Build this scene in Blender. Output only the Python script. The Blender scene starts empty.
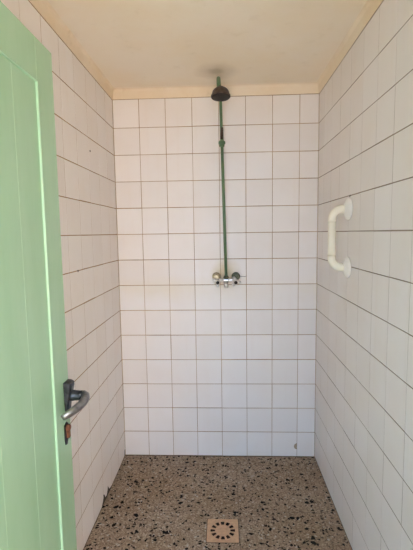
import bpy, bmesh, math, random
from mathutils import Vector, Matrix
random.seed(7)
S = bpy.context.scene
C = bpy.context.scene.collection
PI = math.pi

# ---------------------------------------------------------------- measures (metres, floor at z = 0)
XL, XR = -0.6231, 0.5341          # left and right tiled walls
YB, YF = 2.3524, 0.55             # back wall, inner face of the wall with the doorway
ZT = 2.1156                       # top of the tiling
ZC = 2.170                        # ceiling
TILE = 0.15015

# ---------------------------------------------------------------- node helpers
def mat(name):
    m = bpy.data.materials.new(name); m.use_nodes = True
    nt = m.node_tree
    return m, nt, nt.nodes['Principled BSDF']
def nd(nt, kind, **kw):
    n = nt.nodes.new(kind)
    for k, v in kw.items():
        if k in n.inputs and not hasattr(n, k): n.inputs[k].default_value = v
        else: setattr(n, k, v)
    return n
def coords(nt, scale=(1, 1, 1), loc=(0, 0, 0)):
    t = nd(nt, 'ShaderNodeTexCoord'); mp = nd(nt, 'ShaderNodeMapping')
    mp.inputs['Scale'].default_value = scale; mp.inputs['Location'].default_value = loc
    nt.links.new(t.outputs['Object'], mp.inputs['Vector']); return mp.outputs['Vector']
def noise(nt, vec, scale, detail=3, rough=.55):
    n = nd(nt, 'ShaderNodeTexNoise'); n.inputs['Scale'].default_value = scale
    n.inputs['Detail'].default_value = detail; n.inputs['Roughness'].default_value = rough
    nt.links.new(vec, n.inputs['Vector']); return n.outputs['Fac']
def ramp(nt, fac, stops, interp='LINEAR'):
    r = nd(nt, 'ShaderNodeValToRGB'); e = r.color_ramp; e.interpolation = interp
    while len(e.elements) < len(stops): e.elements.new(.5)
    for el, (p, c) in zip(e.elements, stops):
        el.position = p; el.color = (c, c, c, 1) if isinstance(c, (int, float)) else (*c, 1)
    nt.links.new(fac, r.inputs['Fac']); return r.outputs['Color']
def mix(nt, fac, a, b, blend='MIX'):
    m = nd(nt, 'ShaderNodeMix', data_type='RGBA', blend_type=blend)
    for sock, v in ((m.inputs['Factor'], fac), (m.inputs[6], a), (m.inputs[7], b)):
        if isinstance(v, (int, float)): sock.default_value = v
        elif isinstance(v, tuple): sock.default_value = (*v, 1)
        else: nt.links.new(v, sock)
    return m.outputs[2]
def math_(nt, op, a, b=0.0):
    m = nd(nt, 'ShaderNodeMath', operation=op)
    for sock, v in ((m.inputs[0], a), (m.inputs[1], b)):
        if isinstance(v, (int, float)): sock.default_value = v
        else: nt.links.new(v, sock)
    return m.outputs[0]
def bump(nt, bsdf, h, strength=.2, dist=.002):
    b = nd(nt, 'ShaderNodeBump'); b.inputs['Strength'].default_value = strength
    b.inputs['Distance'].default_value = dist
    nt.links.new(h, b.inputs['Height']); nt.links.new(b.outputs['Normal'], bsdf.inputs['Normal'])
def plain(name, col, rough=.5, metal=0.0, var=.12, scale=30, spec=.5):
    m, nt, b = mat(name)
    v = coords(nt); n = noise(nt, v, scale)
    d = tuple(c * (1 - var) for c in col); l = tuple(min(1, c * (1 + var)) for c in col)
    nt.links.new(ramp(nt, n, [(.3, d), (.7, l)]), b.inputs['Base Color'])
    b.inputs['Roughness'].default_value = rough; b.inputs['Metallic'].default_value = metal
    b.inputs['Specular IOR Level'].default_value = spec
    bump(nt, b, n, .08, .001)
    return m

# ---------------------------------------------------------------- materials
def tile_mat(name, base, tint, stained=False):
    m, nt, b = mat(name)
    g = nd(nt, 'ShaderNodeNewGeometry')
    v = coords(nt)
    isl = ramp(nt, g.outputs['Random Per Island'], [(0, tuple(c * .965 for c in base)), (.5, base), (1, tint)])
    dirt = ramp(nt, noise(nt, v, 5, 5, .6), [(.45, 0.0), (.8, .22)])
    c1 = mix(nt, dirt, isl, (base[0] * .88, base[1] * .78, base[2] * .64))
    streak = ramp(nt, noise(nt, coords(nt, (22, 22, 1.2)), 1.0, 4), [(.56, 0.0), (.85, .16)])
    c2 = mix(nt, streak, c1, (base[0] * .86, base[1] * .74, base[2] * .60))
    if stained:                                              # limescale and rust around the taps and along one course
        wob = nd(nt, 'ShaderNodeVectorMath', operation='SCALE'); wob.inputs['Scale'].default_value = .05
        nz = nd(nt, 'ShaderNodeTexNoise'); nz.inputs['Scale'].default_value = 13; nt.links.new(v, nz.inputs['Vector'])
        nt.links.new(nz.outputs['Color'], wob.inputs[0])
        ad = nd(nt, 'ShaderNodeVectorMath', operation='ADD'); nt.links.new(v, ad.inputs[0]); nt.links.new(wob.outputs[0], ad.inputs[1])
        ds = nd(nt, 'ShaderNodeVectorMath', operation='DISTANCE'); nt.links.new(ad.outputs[0], ds.inputs[0])
        ds.inputs[1].default_value = (.035, YB + .025, 1.145)
        c2 = mix(nt, ramp(nt, ds.outputs['Value'], [(.03, .75), (.055, .4), (.10, 0.0)]), c2, (.60, .47, .24))
        sp = nd(nt, 'ShaderNodeSeparateXYZ'); nt.links.new(ad.outputs[0], sp.inputs[0])
        dz = math_(nt, 'ABSOLUTE', math_(nt, 'SUBTRACT', sp.outputs[2], 1.055))
        band = math_(nt, 'MULTIPLY', ramp(nt, dz, [(.01, .55), (.085, 0.0)]), ramp(nt, noise(nt, v, 4.5, 3), [(.35, .15), (.65, .8)]))
        c2 = mix(nt, band, c2, (.74, .66, .50))
    nt.links.new(c2, b.inputs['Base Color'])
    b.inputs['Roughness'].default_value = .38
    b.inputs['Specular IOR Level'].default_value = .35
    bump(nt, b, noise(nt, v, 9, 2), .10, .003)
    return m
M_TILE = tile_mat('glazed_tile', (.80, .75, .715), (.81, .77, .745))
M_TILE_BACK = tile_mat('stained_glazed_tile', (.80, .75, .715), (.81, .77, .745), True)

def grout_mat(name, dark, light, bias=.5):
    m, nt, b = mat(name)
    v = coords(nt)
    n = noise(nt, v, 3.2, 5, .65)
    c = ramp(nt, n, [(bias - .18, dark), (bias + .2, light)])
    nt.links.new(c, b.inputs['Base Color']); b.inputs['Roughness'].default_value = .95
    bump(nt, b, noise(nt, v, 300, 2), .3, .001)
    return m
M_GROUT_BACK = grout_mat('stained_grout', (.26, .155, .07), (.56, .41, .27))
M_GROUT_LEFT = grout_mat('brown_grout', (.22, .12, .05), (.44, .295, .17))
M_GROUT_RIGHT = grout_mat('grey_grout', (.17, .125, .09), (.38, .30, .235))
M_MORTAR_SHADE = plain('mortar_and_contact_shade', (.05, .036, .024), .95, var=.4, scale=80)
M_CHIP = plain('tile_body', (.40, .31, .21), .9, var=.25, scale=120)

def plaster_mat(name, base, yellow, amount):
    m, nt, b = mat(name)
    v = coords(nt)
    n = ramp(nt, noise(nt, v, 2.3, 5, .6), [(.42, 0.0), (.75, amount)])
    c = mix(nt, n, base, yellow)
    n2 = ramp(nt, noise(nt, v, 11, 6, .7), [(.58, 0.0), (.8, amount * .6)])
    c = mix(nt, n2, c, tuple(x * .72 for x in yellow))
    nt.links.new(c, b.inputs['Base Color']); b.inputs['Roughness'].default_value = .75
    b.inputs['Specular IOR Level'].default_value = .25
    bump(nt, b, noise(nt, v, 38, 4), .12, .004)
    return m, nt, b, c, v
M_CEIL, nt, b, c, v = plaster_mat('cream_ceiling_paint', (.87, .78, .65), (.83, .68, .45), .55)
# damp ring on the ceiling where the shower arm touches it
dv = nd(nt, 'ShaderNodeVectorMath', operation='DISTANCE')
nv = nd(nt, 'ShaderNodeVectorMath', operation='ADD')
nz = nd(nt, 'ShaderNodeTexNoise'); nz.inputs['Scale'].default_value = 14
sc_ = nd(nt, 'ShaderNodeVectorMath', operation='SCALE'); sc_.inputs['Scale'].default_value = .05
nt.links.new(v, nz.inputs['Vector']); nt.links.new(nz.outputs['Color'], sc_.inputs[0])
nt.links.new(v, nv.inputs[0]); nt.links.new(sc_.outputs[0], nv.inputs[1])
nt.links.new(nv.outputs[0], dv.inputs[0]); dv.inputs[1].default_value = (-.005, 2.165, ZC + .025)
ring = ramp(nt, dv.outputs['Value'], [(.02, .55), (.05, .28), (.12, 0.0)])
nt.links.new(mix(nt, ring, c, (.30, .22, .13)), b.inputs['Base Color'])
M_COVE, *_ = plaster_mat('yellowed_cove_paint', (.83, .72, .57), (.72, .55, .34), .75)
M_PLASTER, *_ = plaster_mat('outer_render', (.70, .64, .55), (.62, .54, .42), .4)

def terrazzo():
    m, nt, b = mat('terrazzo')
    v = coords(nt)
    nz = nd(nt, 'ShaderNodeTexNoise'); nz.inputs['Scale'].default_value = 60; nz.inputs['Detail'].default_value = 2
    sc = nd(nt, 'ShaderNodeVectorMath', operation='SCALE'); sc.inputs['Scale'].default_value = .006
    ad = nd(nt, 'ShaderNodeVectorMath', operation='ADD')
    nt.links.new(v, nz.inputs['Vector']); nt.links.new(nz.outputs['Color'], sc.inputs[0])
    nt.links.new(v, ad.inputs[0]); nt.links.new(sc.outputs[0], ad.inputs[1]); w = ad.outputs[0]
    def vor(scale, feature, rnd=1.0):
        n = nd(nt, 'ShaderNodeTexVoronoi', voronoi_dimensions='2D', feature=feature)
        n.inputs['Scale'].default_value = scale; n.inputs['Randomness'].default_value = rnd
        nt.links.new(w, n.inputs['Vector']); return n
    def cellrand(scale, ch='Red'):
        n = vor(scale, 'F1'); s = nd(nt, 'ShaderNodeSeparateColor')
        nt.links.new(n.outputs['Color'], s.inputs[0]); return n, s.outputs[ch]
    def chips(scale, keep, edge):
        n, r = cellrand(scale); d = vor(scale, 'DISTANCE_TO_EDGE').outputs['Distance']
        a = math_(nt, 'GREATER_THAN', r, 1 - keep); e = math_(nt, 'GREATER_THAN', d, edge)
        return math_(nt, 'MULTIPLY', a, e)
    # cement matrix full of fine grit
    _, r0 = cellrand(210)
    grit = ramp(nt, r0, [(0, (.13, .09, .06)), (.25, (.235, .172, .125)), (.6, (.29, .225, .172)), (.84, (.35, .285, .225)), (1, (.54, .47, .40))])
    _, r1 = cellrand(120, 'Green')
    grit2 = ramp(nt, r1, [(0, (.20, .15, .11)), (.5, (.27, .21, .16)), (1, (.36, .30, .24))])
    base = mix(nt, .30, grit, grit2)
    big = ramp(nt, noise(nt, v, 2.2, 4), [(.3, (.96, .85, .72)), (.7, (1.22, 1.19, 1.17))])
    base = mix(nt, 1.0, base, big, 'MULTIPLY')
    c = mix(nt, chips(95, .045, .13), base, (.46, .41, .35))
    c = mix(nt, chips(130, .07, .12), c, (.05, .038, .03))
    c = mix(nt, chips(70, .115, .13), c, (.010, .008, .007))
    c = mix(nt, chips(44, .042, .17), c, (.008, .007, .006))
    # casting joints of the 40 cm slabs
    sx = nd(nt, 'ShaderNodeSeparateXYZ'); nt.links.new(v, sx.inputs[0])
    def joint(o, off):
        f = math_(nt, 'FRACT', math_(nt, 'DIVIDE', math_(nt, 'SUBTRACT', o, off), .40))
        return math_(nt, 'LESS_THAN', math_(nt, 'ABSOLUTE', math_(nt, 'SUBTRACT', f, .5)), .0035)
    j = math_(nt, 'MAXIMUM', joint(sx.outputs[0], .058 - .2), joint(sx.outputs[1], 1.86 - .2))
    c = mix(nt, math_(nt, 'MULTIPLY', j, .55), c, (.07, .05, .035))
    nt.links.new(c, b.inputs['Base Color'])
    b.inputs['Roughness'].default_value = .65; b.inputs['Specular IOR Level'].default_value = .08
    return m
M_FLOOR = terrazzo()

def paint_green():
    m, nt, b = mat('green_gloss_paint')
    v = coords(nt)
    n = noise(nt, coords(nt, (5, 5, 1.2)), 1.6, 5, .6)
    c = ramp(nt, n, [(.3, (.345, .565, .355)), (.7, (.40, .615, .41))])
    worn = ramp(nt, noise(nt, v, 16, 6, .75), [(.70, 0.0), (.78, .35)])
    c = mix(nt, worn, c, (.26, .39, .24))
    nt.links.new(c, b.inputs['Base Color']); b.inputs['Roughness'].default_value = .22
    b.inputs['Specular IOR Level'].default_value = .6
    bump(nt, b, noise(nt, coords(nt, (70, 70, 4)), 1.0, 3), .12, .001)
    return m
M_DOOR = paint_green()

def pipe_mat():
    m, nt, b = mat('chipped_green_pipe_paint')
    v = coords(nt)
    c = ramp(nt, noise(nt, v, 9, 4), [(.3, (.088, .155, .075)), (.7, (.125, .205, .105))])
    rust = ramp(nt, noise(nt, v, 26, 6, .7), [(.66, 0.0), (.72, 1.0)])
    c = mix(nt, rust, c, (.055, .032, .018))
    nt.links.new(c, b.inputs['Base Color']); b.inputs['Roughness'].default_value = .45
    return m
M_PIPE = pipe_mat()
M_BEAD = plain('lighter_green_bead_paint', (.40, .63, .42), .2, 0, .05, 12)
M_RUST = plain('rusty_iron', (.045, .028, .018), .85, 0, .4, 90)
M_BRONZE = plain('tarnished_shower_head', (.115, .080, .066), .48, .55, .3, 60)
M_ROSE = plain('dark_spray_plate', (.03, .024, .02), .6, .3, .3, 200)
M_CHROME = plain('worn_chrome', (.74, .72, .70), .3, 1.0, .18, 120)
M_BRASS = plain('old_brass', (.52, .42, .26), .45, .4, .3, 60)
M_VERD = plain('corroded_brass', (.13, .135, .085), .6, .5, .4, 90)
M_BLACK = plain('black_cap', (.012, .012, .014), .4, 0, .2, 60)
M_CREAM = plain('cream_plastic', (.84, .78, .64), .35, 0, .04, 12)
M_WHITE = plain('white_flange_plastic', (.87, .83, .77), .35, 0, .03, 12)
M_STEEL = plain('tarnished_aluminium', (.33, .33, .34), .36, .9, .35, 45)
M_DARKSTEEL = plain('blackened_steel', (.085, .088, .10), .38, .8, .4, 45)
M_COPPER = plain('rusty_lock_case', (.20, .078, .036), .7, .2, .35, 90)
M_CLAY = plain('tan_drain_metal', (.56, .345, .21), .55, .1, .14, 70)
M_PIT = plain('drain_dark', (.035, .016, .010), .9, 0, .3, 70)

# ---------------------------------------------------------------- object helpers
def obj(name, bm, mats, parent=None, smooth=False, bevel=0, origin=None):
    me = bpy.data.meshes.new(name)
    bmesh.ops.recalc_face_normals(bm, faces=bm.faces)
    if origin is not None: bmesh.ops.translate(bm, verts=bm.verts, vec=-Vector(origin))
    bm.to_mesh(me); bm.free()
    for m in (mats if isinstance(mats, (list, tuple)) else [mats]): me.materials.append(m)
    if smooth:
        for p in me.polygons: p.use_smooth = True
    o = bpy.data.objects.new(name, me); C.objects.link(o)
    if parent is not None:
        o.parent = parent
        if origin is not None: o.location = Vector(origin) - parent_world(parent)
    elif origin is not None: o.location = origin
    if bevel:
        md = o.modifiers.new('bevel', 'BEVEL'); md.width = bevel; md.segments = 2; md.limit_method = 'ANGLE'
    return o
def parent_world(p):
    v = Vector(p.location)
    while p.parent: p = p.parent; v += p.location
    return v
def part(name, bm, mats, parent, **kw):      # geometry is given in world space
    return obj(name, bm, mats, parent, origin=parent_world(parent), **kw)
def root(name, loc, label, cat):
    o = bpy.data.objects.new(name, None); C.objects.link(o); o.location = loc
    o.empty_display_size = .1; o['label'] = label; o['category'] = cat
    return o
def struct(o, label=None, cat=None):
    o['kind'] = 'structure'
    if label: o['label'] = label; o['category'] = cat
    return o
def box(bm, x0, x1, y0, y1, z0, z1, mi=0):
    vs = [bm.verts.new((x, y, z)) for x in (x0, x1) for y in (y0, y1) for z in (z0, z1)]
    for f in ((0, 1, 3, 2), (4, 6, 7, 5), (0, 4, 5, 1), (2, 3, 7, 6), (0, 2, 6, 4), (1, 5, 7, 3)):
        bm.faces.new([vs[i] for i in f]).material_index = mi
    return vs
def frame_of(d, up=(0, 0, 1)):
    d = Vector(d).normalized(); u = Vector(up)
    if abs(d.dot(u)) > .95: u = Vector((0, 1, 0))
    a = d.cross(u).normalized(); return a, a.cross(d).normalized(), d
def tube(bm, pts, radii, n=20, cap=True, flat=1.0, up=(0, 0, 1), mi=0):
    """swept round tube; radii is one number or one per point; flat squeezes the 'a' axis"""
    pts = [Vector(p) for p in pts]
    if isinstance(radii, (int, float)): radii = [radii] * len(pts)
    rings = []; a = None
    for i, p in enumerate(pts):
        d = (pts[min(i + 1, len(pts) - 1)] - pts[max(i - 1, 0)]).normalized()
        if a is None: a, b, _ = frame_of(d, up)
        else:
            a = (a - d * a.dot(d)).normalized(); b = a.cross(d).normalized()
        rings.append([bm.verts.new(p + (a * math.cos(2 * PI * k / n) * flat + b * math.sin(2 * PI * k / n)) * radii[i]) for k in range(n)])
    for r, s in zip(rings, rings[1:]):
        for k in range(n): bm.faces.new((r[k], r[(k + 1) % n], s[(k + 1) % n], s[k])).material_index = mi
    if cap:
        for r in (rings[0], rings[-1]): bm.faces.new(r).material_index = mi
def lathe(bm, base, axis, prof, n=32, cap=True, up=(0, 0, 1)):
    """prof: list of (distance along the axis, radius)"""
    a, b, d = frame_of(axis, up); base = Vector(base); rings = []
    for t, r in prof:
        rings.append([bm.verts.new(base + d * t + (a * math.cos(2 * PI * k / n) + b * math.sin(2 * PI * k / n)) * max(r, 1e-5)) for k in range(n)])
    for r, s in zip(rings, rings[1:]):
        for k in range(n): bm.faces.new((r[k], r[(k + 1) % n], s[(k + 1) % n], s[k]))
    if cap:
        for r in (rings[0], rings[-1]): bm.faces.new(r)
def arc(c, r, a0, a1, u, v, n=10):
    c, u, v = Vector(c), Vector(u), Vector(v)
    return [c + u * r * math.cos(a0 + (a1 - a0) * i / n) + v * r * math.sin(a0 + (a1 - a0) * i / n) for i in range(n + 1)]

# ---------------------------------------------------------------- tiled walls
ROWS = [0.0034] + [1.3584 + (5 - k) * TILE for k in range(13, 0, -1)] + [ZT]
def tiled_wall(name, mats, to3d, ulines, gu, gv, slab, notches=None):
    """to3d(u, z, d): d > 0 is into the room. One mesh: grout bed + a pillow-edged tile per cell."""
    bm = bmesh.new(); rr = random.Random(sum(map(ord, name)))
    slab(bm)
    for u0, u1 in zip(ulines, ulines[1:]):                # contact shadow along the floor, painted as a thin dark strip
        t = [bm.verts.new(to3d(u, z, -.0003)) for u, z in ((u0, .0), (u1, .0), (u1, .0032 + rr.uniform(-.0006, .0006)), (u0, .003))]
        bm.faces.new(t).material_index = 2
    D, IN = -.0008, .0014
    for i in range(len(ulines) - 1):
        for k in range(len(ROWS) - 1):
            j = lambda s=.0005: rr.uniform(-s, s)
            u0, u1 = ulines[i] + gu / 2 + j(), ulines[i + 1] - gu / 2 + j()
            z0, z1 = ROWS[k] + gv / 2 + j(), ROWS[k + 1] - gv / 2 + j()
            lift = rr.uniform(-.0002, .0002)
            if notches and (i, k) in notches: poly = notches[(i, k)](u0, u1, z0, z1)
            else: poly = [(u0, z0), (u1, z0), (u1, z1), (u0, z1)]
            cu = sum(p[0] for p in poly) / len(poly); cz = sum(p[1] for p in poly) / len(poly)
            su, sz = 1 - 2 * IN / (u1 - u0), 1 - 2 * IN / (z1 - z0)
            a = [bm.verts.new(to3d(u, z, D)) for u, z in poly]
            m_ = [bm.verts.new(to3d(u, z, -.0004 + lift)) for u, z in poly]
            t = [bm.verts.new(to3d(cu + (u - cu) * su, cz + (z - cz) * sz, lift)) for u, z in poly]
            n = len(poly)
            for q in range(n):
                p = (q + 1) % n
                bm.faces.new((a[q], a[p], m_[p], m_[q])).material_index = 1
                bm.faces.new((m_[q], m_[p], t[p], t[q])).material_index = 1
            bm.faces.new(t).material_index = 1
    return bm
def spot(bm, to3d, u, z, r, mi, n=9, sq=1.0, d=.0006):
    rr = random.Random(int(u * 1000))
    c = [(u + r * rr.uniform(.75, 1.15) * math.cos(2 * PI * i / n), z + sq * r * rr.uniform(.75, 1.15) * math.sin(2 * PI * i / n)) for i in range(n)]
    t = [bm.verts.new(to3d(a, b, d)) for a, b in c]; l = [bm.verts.new(to3d(a, b, -.001)) for a, b in c]
    bm.faces.new(t).material_index = mi
    for i in range(n): bm.faces.new((t[i], t[(i + 1) % n], l[(i + 1) % n], l[i])).material_index = mi
BED = .0008
# back wall
bu = [-.6237 + TILE * k for k in range(8)]; bu[0] = XL + .0008; bu.append(XR - .0008)
def half_moon(u0, u1, z0, z1):
    pts = [(u0, z0), (u1, z0)]
    for i in range(9):
        a = -PI / 2 - PI * i / 8
        pts.append((u1 + .017 * math.cos(a), .068 + .019 * math.sin(a)))
    return pts + [(u1, z1), (u0, z1)]
B3 = lambda u, z, d: (u, YB - d, z)
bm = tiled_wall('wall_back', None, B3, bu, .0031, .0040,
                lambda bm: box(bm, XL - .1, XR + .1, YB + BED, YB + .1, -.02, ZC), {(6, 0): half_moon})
spot(bm, B3, .424, .068, .016, 3, 12, 1.1, -.0005)
# hairline crack running right from the hot tap
for i in range(8):
    x = .075 + i * .0065; z = 1.1050 + (.0004 if i % 2 else -.0003)
    box(bm, x, x + .0066, YB - .0006, YB + .0005, z - .0011, z + .0011, 2)
struct(obj('wall_back', bm, [M_GROUT_BACK, M_TILE_BACK, M_MORTAR_SHADE, M_CHIP]), 'white tiled back wall with brown grout lines behind the shower pipe', 'wall')
# left wall (u runs from the back wall towards the doorway)
L3 = lambda u, z, d: (XL + d, YB - u, z)
lu = [TILE * k for k in range(12)] + [YB - YF - .001]; lu[0] = .0008
def broken_foot(u0, u1, z0, z1):             # tile at the floor with its foot broken away
    return [(u0, z0), (u0 + .028, z0 + .004), (u0 + .05, .016), (u0 + .064, .036), (u0 + .074, .050), (u0 + .080, .030), (u0 + .100, .012),
            (u0 + .120, .016), (u0 + .134, .040), (u1, .048), (u1, z1), (u0, z1)]
def nicked(u0, u1, z0, z1):
    return [(u0, .034), (u0 + .012, .020), (u0 + .034, .006), (u1, z0), (u1, z1), (u0, z1)]
def corner_nick(u0, u1, z0, z1):
    return [(u0, .045), (u0 + .012, .04), (u0 + .02, z0 + .004), (u1, z0), (u1, z1), (u0, z1)]
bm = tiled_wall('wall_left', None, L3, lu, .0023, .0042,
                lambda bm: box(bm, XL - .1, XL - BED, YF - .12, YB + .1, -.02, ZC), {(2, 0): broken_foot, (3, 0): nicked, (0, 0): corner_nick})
spot(bm, L3, YB - 1.923, 1.750, .0065, 2, 8, .9)
spot(bm, L3, YB - 1.694, 1.2075, .0075, 2, 8, .7)
# dark mortar behind the broken tile
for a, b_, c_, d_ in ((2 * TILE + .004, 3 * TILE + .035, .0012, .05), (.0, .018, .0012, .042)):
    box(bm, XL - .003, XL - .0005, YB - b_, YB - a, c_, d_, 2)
struct(obj('wall_left', bm, [M_GROUT_LEFT, M_TILE, M_MORTAR_SHADE]), 'pinkish white tiled left wall partly hidden by the green door', 'wall')
# right wall
R3 = lambda u, z, d: (XR - d, YB - u, z)
ru = [.0008] + [TILE * (k + .79) for k in range(12)]; ru = [u for u in ru if u < YB - YF - .02] + [YB - YF - .001]
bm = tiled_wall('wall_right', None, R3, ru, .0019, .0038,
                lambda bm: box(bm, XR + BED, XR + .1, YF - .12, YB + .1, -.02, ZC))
spot(bm, R3, YB - 1.7646, 1.507, .0055, 2, 8, .9)
struct(obj('wall_right', bm, [M_GROUT_RIGHT, M_TILE, M_MORTAR_SHADE]), 'white tiled right wall carrying the cream grab bar', 'wall')
# wall with the doorway (behind the photographer's view) and its frame
DX0, DX1, DZ = -.55, .29, 1.97
bm = bmesh.new()
box(bm, XL - .1, DX0 - .04, YF - .12, YF, -.02, ZC); box(bm, DX1 + .04, XR + .1, YF - .12, YF, -.02, ZC)
box(bm, DX0 - .04, DX1 + .04, YF - .12, YF, DZ + .04, ZC)
struct(obj('wall_front', bm, M_PLASTER), 'plastered wall with the open doorway', 'wall')
bm = bmesh.new()
box(bm, DX0 - .04, DX0, YF - .12, YF - .001, -.004, DZ + .04); box(bm, DX1, DX1 + .04, YF - .12, YF - .001, -.004, DZ + .04)
box(bm, DX0, DX1, YF - .12, YF - .001, DZ, DZ + .04)
struct(obj('trim_1', bm, M_DOOR), 'green painted frame around the doorway', 'door frame')

# ---------------------------------------------------------------- floor with the drain opening, ceiling, cove, ground outside
GX0, GX1, GY0, GY1 = -.0950, .0555, 1.6545, 1.8060       # drain opening
bm = bmesh.new()
ox, oy = (XL - .1, GX0, GX1, XR + .1), (YF - .12, GY0, GY1, YB + .1)
top = [[bm.verts.new((x, y, 0)) for y in oy] for x in ox]; bot = [[bm.verts.new((x, y, -.06)) for y in oy] for x in ox]
for i in range(3):
    for j in range(3):
        if (i, j) == (1, 1): continue
        bm.faces.new((top[i][j], top[i + 1][j], top[i + 1][j + 1], top[i][j + 1]))
        bm.faces.new((bot[i][j], bot[i][j + 1], bot[i + 1][j + 1], bot[i + 1][j]))
for (i, j), (k, l) in (((1, 1), (2, 1)), ((2, 1), (2, 2)), ((2, 2), (1, 2)), ((1, 2), (1, 1))):
    bm.faces.new((top[i][j], top[k][l], bot[k][l], bot[i][j]))
for q in range(3):
    for a, b_ in (((q, 0), (q + 1, 0)), ((q, 3), (q + 1, 3)), ((0, q), (0, q + 1)), ((3, q), (3, q + 1))):
        bm.faces.new((top[a[0]][a[1]], top[b_[0]][b_[1]], bot[b_[0]][b_[1]], bot[a[0]][a[1]]))
struct(obj('floor', bm, M_FLOOR), 'speckled terrazzo floor with black chips', 'floor')
bm = bmesh.new(); box(bm, XL - .1, XR + .1, YF - .12, YB + .1, ZC, ZC + .12)
struct(obj('ceiling', bm, M_CEIL), 'cream painted ceiling with yellow damp stains', 'ceiling')
bm = bmesh.new()
prof = [(0, ZT + .001), (.003, ZT + .0005), (.0042, ZT + .010), (.006, ZT + .024), (.008, ZT + .040), (.012, ZT + .049), (.018, ZT + .0535), (.020, ZC)]
rings = []
for o, z in prof:
    rings.append([bm.verts.new(p) for p in ((XL + o, YF + o, z), (XR - o, YF + o, z), (XR - o, YB - o, z), (XL + o, YB - o, z))])
for r, s in zip(rings, rings[1:]):
    for k in range(4): bm.faces.new((r[k], r[(k + 1) % 4], s[(k + 1) % 4], s[k]))
struct(obj('trim_2', bm, M_COVE), 'yellowed plaster cove between the tiles and the ceiling', 'cove')
bm = bmesh.new(); box(bm, -9, 9, -14, YF - .12, -.12, -.012)
M_GROUND = plain('sunlit_ground', (.48, .405, .335), .95, 0, .15, 3)
struct(obj('ground', bm, M_GROUND), 'sunlit sandy ground outside the doorway', 'ground')

bm = bmesh.new(); box(bm, 1.5, 1.75, -9, YF - .3, -.1, 3.0)  # unseen wall added to bounce warm sunlight in through the doorway
M_BOUNCE = plain('warm_bounce_wall', (.72, .61, .51), .9, 0, .1, 3)
struct(obj('wall_bounce', bm, M_BOUNCE), 'unseen warm wall added outside to bounce light through the doorway', 'wall')

bm = bmesh.new(); box(bm, -1.6, 1.45, -1.0, YF - .12, 2.03, 2.15)  # slab added out of view to cut sun and sky near the door
M_SIDE = plain('blue_grey_side_blocker', (.38, .44, .70), .8, 0, .08, 3)
bm2 = bmesh.new(); box(bm2, -.84, -.72, -.42, YF - .12, -.1, 2.03)  # unseen panel added to keep light off the right wall, tinted for blue bounce
struct(obj('wall_side_blocker', bm2, M_SIDE), 'unseen blue grey panel added outside to block and tint side light', 'wall')
struct(obj('sky_blocker', bm, M_PLASTER), 'unseen slab added over the doorway to hold back sky light', 'sky_blocker')

# ---------------------------------------------------------------- door, swung open against the left wall
XF = -.56; DY0, DY1, DZ0, DZ1 = .562, 1.376, .010, 1.954
door = root('door_1', (XF - .019, DY0, 0), 'pale green wooden panelled door standing open along the left wall', 'door'); struct(door)
PY0, PY1, PZ0, PZ1 = .672, 1.2555, .215, 1.826            # panel opening
bm = bmesh.new()
for y0, y1, z0, z1 in ((DY0, PY0, DZ0, DZ1), (PY1, DY1, DZ0, DZ1), (PY0, PY1, DZ0, PZ0), (PY0, PY1, PZ1, DZ1)):
    box(bm, XF - .037, XF, y0, y1, z0, z1)
part('door_frame', bm, M_DOOR, door, bevel=.002)
bm = bmesh.new()
ys = [PY0 - .008, .772, .9405, 1.110, PY1 + .008]
for y0, y1 in zip(ys, ys[1:]):                            # tongue and groove boards with eased edges
    g, x = .0011, XF - .0034
    pr = [(y0, x - .008), (y0, x - .0007), (y0 + g, x), (y1 - g, x), (y1, x - .0007), (y1, x - .008)]
    a = [bm.verts.new((xx, yy, PZ0 - .008)) for yy, xx in pr]; b_ = [bm.verts.new((xx, yy, PZ1 + .008)) for yy, xx in pr]
    for i in range(6): bm.faces.new((a[i], a[(i + 1) % 6], b_[(i + 1) % 6], b_[i]))
    bm.faces.new(a); bm.faces.new(b_[::-1])
part('board_panel', bm, M_DOOR, door)
bm = bmesh.new()                                          # moulding round the panel
pf = [(-.0005, -.008), (-.0005, .001), (.0006, .0026), (.0022, .0036), (.0040, .0026), (.0048, .0006), (.0052, -.008)]
rings = []
for o, h in pf:
    rings.append([bm.verts.new((XF + h, y, z)) for y, z in ((PY0 + o, PZ0 + o), (PY1 - o, PZ0 + o), (PY1 - o, PZ1 - o), (PY0 + o, PZ1 - o))])
for r, s in zip(rings, rings[1:]):
    for k in range(4): bm.faces.new((r[k], r[(k + 1) % 4], s[(k + 1) % 4], s[k]))
part('moulding', bm, M_BEAD, door)['label'] = 'lighter green bead moulding'
for z in (.25, 1.05, 1.72):
    bm = bmesh.new(); tube(bm, [(XF + .002, DY0 - .004, z - .045), (XF + .002, DY0 - .004, z + .045)], .006, 14)
    part('hinge', bm, M_DOOR, door, smooth=False)
# lever handle on a waisted plate
HY, HZ = 1.350, .792
bm = bmesh.new()
sec = [(.738, .012, .005), (.744, .018, .010), (.765, .0195, .0125), (.785, .0205, .015), (.81, .0215, .021), (.835, .0225, .026), (.847, .0225, .026), (.852, .020, .018)]
rings = []
for z, hw, th in sec:
    rings.append([bm.verts.new(p) for p in ((XF, HY - hw, z), (XF + th * .72, HY - hw, z), (XF + th, HY - hw * .65, z), (XF + th, HY + hw * .65, z), (XF + th * .72, HY + hw, z), (XF, HY + hw, z))])
for r, s in zip(rings, rings[1:]):
    for k in range(6): bm.faces.new((r[k], r[(k + 1) % 6], s[(k + 1) % 6], s[k]))
bm.faces.new(rings[0]); bm.faces.new(rings[-1])
handle = part('handle', bm, M_DARKSTEEL, door, bevel=.0015)
handle['label'] = 'dark tarnished metal lever handle on a small plate'
bm = bmesh.new(); lathe(bm, (XF + .018, HY, .800), (1, 0, 0), [(-.008, .0190), (.010, .0190), (.014, .0178), (.034, .0170), (.040, .0175)], 20)
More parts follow.
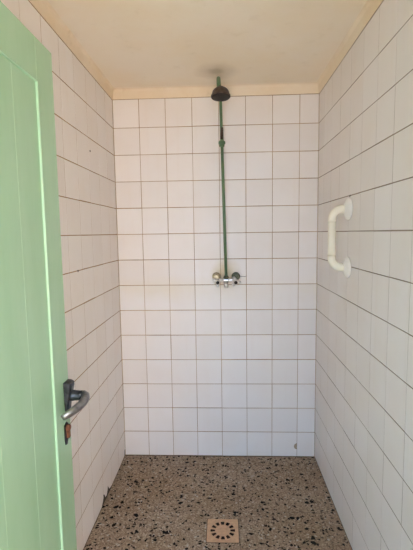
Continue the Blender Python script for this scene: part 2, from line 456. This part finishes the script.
part('spindle_collar', bm, M_DARKSTEEL, handle, smooth=True)
bm = bmesh.new()
pts = [(XF + .046, HY + .002, .800), (XF + .060, HY + .003, .799), (XF + .0685, HY - .003, .796), (XF + .072, HY - .014, .793), (XF + .072, HY - .030, .790), (XF + .069, HY - .048, .787),
       (XF + .063, HY - .068, .784), (XF + .055, HY - .086, .781), (XF + .046, HY - .099, .777), (XF + .036, HY - .107, .773), (XF + .029, HY - .110, .769)]
tube(bm, pts, [.015, .0185, .0200, .0205, .0200, .0190, .0180, .0175, .0168, .0150, .0110], 20, flat=.72)
part('lever', bm, M_STEEL, handle, smooth=True)['label'] = 'pale worn lever arm'
# lock below the handle
LY = 1.334
bm = bmesh.new()
sh = [(LY - .017, .703), (LY + .004, .709), (LY + .016, .700), (LY + .016, .655), (LY + .002, .628), (LY - .012, .632), (LY - .017, .650)]
a = [bm.verts.new((XF - .001, y, z)) for y, z in sh]; b_ = [bm.verts.new((XF + .0025, y, z)) for y, z in sh]
for i in range(7): bm.faces.new((a[i], a[(i + 1) % 7], b_[(i + 1) % 7], b_[i]))
bm.faces.new(a); bm.faces.new(b_)
lock = part('lock', bm, M_BLACK, door)
lock['label'] = 'black keyhole plate with a rusty lock cylinder'
bm = bmesh.new()
prof2 = [(XF + .002, .0105), (XF + .011, .0105), (XF + .013, .008)]
for cy, cz in ((LY + .004, .688),): lathe(bm, (XF + .001, cy, cz), (1, 0, 0), [(0, .0115), (.011, .0115), (.013, .009)], 20)
box(bm, XF + .001, XF + .0115, LY - .003, LY + .011, .652, .690)
part('lock_cylinder', bm, M_COPPER, lock, bevel=.001)

# ---------------------------------------------------------------- shower: taps, riser, arm and head
PYW = YB - .052                                            # axis of the exposed riser
shower = root('shower', (.009, YB, 1.10), 'green painted shower pipe with taps and a dark bell head on the back wall', 'shower')
zt = 1.087                                                 # tap body axis
bm = bmesh.new()
lathe(bm, (-.044, PYW, zt + .004), (1, 0, 0), [(0, .0115), (.016, .0115), (.020, .0095), (.036, .0095), (.041, .0130), (.065, .0130), (.070, .0095), (.088, .0095), (.092, .0115), (.108, .0115)], 22)
body = part('mixer_body', bm, M_CHROME, shower, smooth=False, bevel=.001)
bm = bmesh.new(); lathe(bm, (.009, PYW - .004, zt - .040), (0, 0, 1), [(0, .009), (.004, .012), (.018, .0125), (.03, .011)], 20)
part('outlet_cap', bm, M_CHROME, body, smooth=True)
for sx, mF, mC, nm in ((-.047, M_BRASS, M_BRASS, 'yellowed'), (.066, M_VERD, M_VERD, 'dark corroded')):
    bm = bmesh.new(); lathe(bm, (sx, YB - .0002, zt + .020), (0, -1, 0), [(0, .0245), (.003, .025), (.008, .022), (.013, .017), (.014, .0125), (.052, .012), (.058, .0145), (.064, .015)], 28)
    part('wall_flange', bm, mF, shower, smooth=False, bevel=.0008)['label'] = nm + ' brass wall flange'
    hx = sx + (.008 if sx < 0 else -.004)
    hz = zt - .002; hy = PYW - .030
    bm = bmesh.new()
    lathe(bm, (hx, PYW - .006, hz + .006), (0, -1, -.25), [(0, .011), (.012, .012), (.020, .0155), (.034, .0165), (.040, .0145), (.043, .006)], 24)
    # three-armed cross grip
    for k in range(3):
        an = PI / 2 + PI * 2 / 3 * k + (PI if sx < 0 else .4)
        dx, dz = math.cos(an), math.sin(an)
        tube(bm, [(hx + dx * .008, hy, hz + dz * .008), (hx + dx * .020, hy - .003, hz + dz * .020), (hx + dx * .030, hy - .004, hz + dz * .030)], [.0095, .0090, .0070], 12)
    hd = part('tap_handle', bm, M_CHROME if sx < 0 else M_CHROME, shower, smooth=True); hd['label'] = 'worn chrome tap grip'
    bm = bmesh.new(); lathe(bm, (hx + .001, hy - .015, hz - .003), (0, -1, -.25), [(0, .0098), (.004, .0098), (.006, .008)], 20)
    part('index_cap', bm, M_BLACK, hd, smooth=False)
bm = bmesh.new(); lathe(bm, (.0095, PYW, zt + .008), (0, 0, 1), [(0, .0150), (.014, .0150), (.018, .0125), (.022, .0110)], 8)
part('pipe_nut', bm, M_VERD, shower)
# riser pipe leans slightly to the left going up
X0, X1 = .0095, -.0068
def px(z): return X0 + (X1 - X0) * (z - 1.10) / (1.855 - 1.10)
bm = bmesh.new(); tube(bm, [(px(1.105), PYW, 1.105), (px(1.5), PYW, 1.5), (px(1.852), PYW, 1.852)], .0083, 22)
part('riser_pipe', bm, M_PIPE, shower, smooth=True)
bm = bmesh.new(); zc = 1.852
lathe(bm, (px(zc), PYW, zc - .022), (0, 0, 1), [(.002, .0098), (.003, .0135), (.015, .0140), (.016, .0185), (.026, .0190), (.031, .0180), (.034, .012), (.040, .0095)], 8)
part('pipe_coupling', bm, M_PIPE, shower)
bm = bmesh.new(); lathe(bm, (px(zc), PYW, zc + .019), (0, 0, 1), [(0, .0094), (.02, .0091), (.05, .0087), (.064, .0081)], 16)
part('rust_sleeve', bm, M_RUST, shower, smooth=True)['label'] = 'rusty bare stretch of pipe above the coupling'
ax = px(2.06)
HYD = 2.128                                                # where the head hangs
rad = (PYW - HYD) / 2
zb = 2.157 - rad
hx, hz = ax + .0015, 2.088
pts = [(px(1.87), PYW, 1.87), (px(1.98), PYW, 1.98)] + [(ax - .009 * math.sin(PI * min(1, i / 14 * .75)), p.y, p.z) for i, p in enumerate(arc((0, HYD + rad, zb), rad, 0, PI, (0, 1, 0), (0, 0, 1), 14))]
pts += [(hx - .002, HYD, hz + .008), (hx, HYD, hz - .012)]
rr_ = [.0078, .0078] + [.0078 + .0034 * i / 14 for i in range(15)] + [.0112, .0112]
bm = bmesh.new(); tube(bm, pts, rr_, 20)
part('shower_arm', bm, M_PIPE, shower, smooth=True)
bm = bmesh.new()
lathe(bm, (hx, HYD, hz + .003), (0, -.10, -1), [(0, .0128), (.002, .0150), (.005, .0190), (.009, .0265), (.015, .0345), (.022, .0400), (.030, .0432), (.038, .0452), (.042, .0470), (.045, .0492), (.051, .0494), (.053, .0476)], 36)
head = part('shower_head', bm, M_BRONZE, shower, smooth=True); head['label'] = 'tarnished dark bell shower head'
bm = bmesh.new(); lathe(bm, (hx, HYD - .0050, hz - .0485), (0, -.10, -1), [(0, .0470), (.003, .0466), (.0045, .043), (.0058, .02), (.006, .001)], 36)
part('spray_plate', bm, M_ROSE, head, smooth=True)

# ---------------------------------------------------------------- grab bar on the right wall
GY = 1.770; ZTOP, ZBOT = 1.4527, 1.2043
SO = .0713; R = .0165
bar = root('grab_bar', (XR, GY, 1.3255), 'cream plastic grab bar with round flanges on the right wall', 'grab bar')
xo = XR - SO; rb = .042
bm = bmesh.new()
tube(bm, [(xo, GY, ZTOP - rb), (xo, GY, 1.33), (xo, GY, ZBOT + rb)], R, 28)
part('bar', bm, M_CREAM, bar, smooth=True)
for zc, s in ((ZTOP, 1), (ZBOT, -1)):
    bm = bmesh.new()
    a = arc((xo + rb, GY, zc - s * rb), rb, PI, PI / 2, (1, 0, 0), (0, 0, s), 10)
    tube(bm, [(xo, GY, zc - s * (rb + .010))] + a + [(XR - .008, GY, zc)], R + .0007, 28)
    el = part('elbow', bm, M_CREAM, bar, smooth=True)
    bm = bmesh.new(); lathe(bm, (XR + .0002, GY, zc), (-1, 0, 0), [(0, .0455), (.004, .0465), (.009, .0445), (.014, .036), (.018, .026), (.023, .0195)], 36)
    part('flange', bm, M_WHITE, bar, smooth=True)['label'] = 'round white wall flange'

# ---------------------------------------------------------------- floor drain
cx, cy = (GX0 + GX1) / 2, (GY0 + GY1) / 2
drain = root('floor_drain', (cx, cy, -.012), 'square tan floor drain cover with a ring of slots', 'drain')
G = .0032; hs = (GX1 - GX0) / 2 - G; hy_ = (GY1 - GY0) / 2 - G
N = 144; per = N // 12
def sq(a):
    c, s = math.cos(a), math.sin(a); k = min(hs / abs(c) if abs(c) > 1e-6 else 9, hy_ / abs(s) if abs(s) > 1e-6 else 9)
    return c * k, s * k
zt_, zb_ = .0020, -.0004
bm = bmesh.new()
def ringv(r, z): return [bm.verts.new((cx + r * math.cos(2 * PI * (k + .5) / N), cy + r * math.sin(2 * PI * (k + .5) / N), z)) for k in range(N)]
ri, ro_ = .0350, .0565
outer = {}
for z in (zt_, zb_):
    o = [bm.verts.new((cx + sq(2 * PI * (k + .5) / N)[0], cy + sq(2 * PI * (k + .5) / N)[1], z)) for k in range(N)]
    outer[z] = (ringv(ri, z), ringv(ro_, z), o)
slot = lambda k: 2 <= ((k + 6) % per) <= 9
for z in (zt_, zb_):
    i_, o_, q_ = outer[z]
    bm.faces.new(i_)
    for k in range(N):
        n = (k + 1) % N
        if not slot(k): bm.faces.new((i_[k], i_[n], o_[n], o_[k]))
        bm.faces.new((o_[k], o_[n], q_[n], q_[k]))
ta, tb = outer[zt_], outer[zb_]
for k in range(N):
    n = (k + 1) % N
    bm.faces.new((ta[2][k], ta[2][n], tb[2][n], tb[2][k]))
    if slot(k):
        bm.faces.new((ta[0][k], ta[0][n], tb[0][n], tb[0][k])); bm.faces.new((ta[1][k], ta[1][n], tb[1][n], tb[1][k]))
        if not slot((k - 1) % N): bm.faces.new((ta[0][k], ta[1][k], tb[1][k], tb[0][k]))
        if not slot(n): bm.faces.new((ta[0][n], ta[1][n], tb[1][n], tb[0][n]))
part('drain_cover', bm, M_CLAY, drain)
bm = bmesh.new()
x0, x1, y0, y1 = GX0 + .0004, GX1 - .0004, GY0 + .0004, GY1 - .0004; t = .0022
for b4 in ((x0, x0 + t, y0, y1), (x1 - t, x1, y0, y1), (x0, x1, y0, y0 + t), (x0, x1, y1 - t, y1)): box(bm, *b4, -.02, .0004)
box(bm, x0, x1, y0, y1, -.055, -.02)
part('drain_pit', bm, M_PIT, drain)['label'] = 'dark recess under the drain cover'

# ---------------------------------------------------------------- light: sky and sun outside the doorway
w = bpy.data.worlds.new('sky'); S.world = w; w.use_nodes = True
bg = w.node_tree.nodes['Background']
bg.inputs['Color'].default_value = (.48, .70, 1.05, 1); bg.inputs['Strength'].default_value = .85
sun = bpy.data.lights.new('sun', 'SUN'); sun.energy = 4.8; sun.angle = math.radians(.6); sun.color = (1, .97, .92)
so = bpy.data.objects.new('sun', sun); C.objects.link(so)
so.rotation_euler = Vector((.60, -.15, -.78)).to_track_quat('-Z', 'Y').to_euler()

# ---------------------------------------------------------------- camera
cam = bpy.data.cameras.new('camera'); co = bpy.data.objects.new('camera', cam); C.objects.link(co)
cam.sensor_fit = 'VERTICAL'; cam.sensor_height = 36; cam.lens = 405.2255 / 550 * 36; cam.clip_start = .01
r_ = Vector((.99896783, .04294968, -.01478535)); u_ = Vector((.01026418, .10364125, .99456178)); f_ = Vector((-.04424848, .99368698, -.10309343))
m = Matrix((r_, u_, -f_)).transposed().to_4x4(); m.translation = (0, 0, 1.3598)
co.matrix_world = m
S.camera = co
S.view_settings.view_transform = 'Standard'; S.view_settings.look = 'None'; S.view_settings.gamma = 1
S.view_settings.use_curve_mapping = False; S.view_settings.exposure = 2.92
S.cycles.use_denoising = True; S.cycles.max_bounces = 12; S.cycles.diffuse_bounces = 8
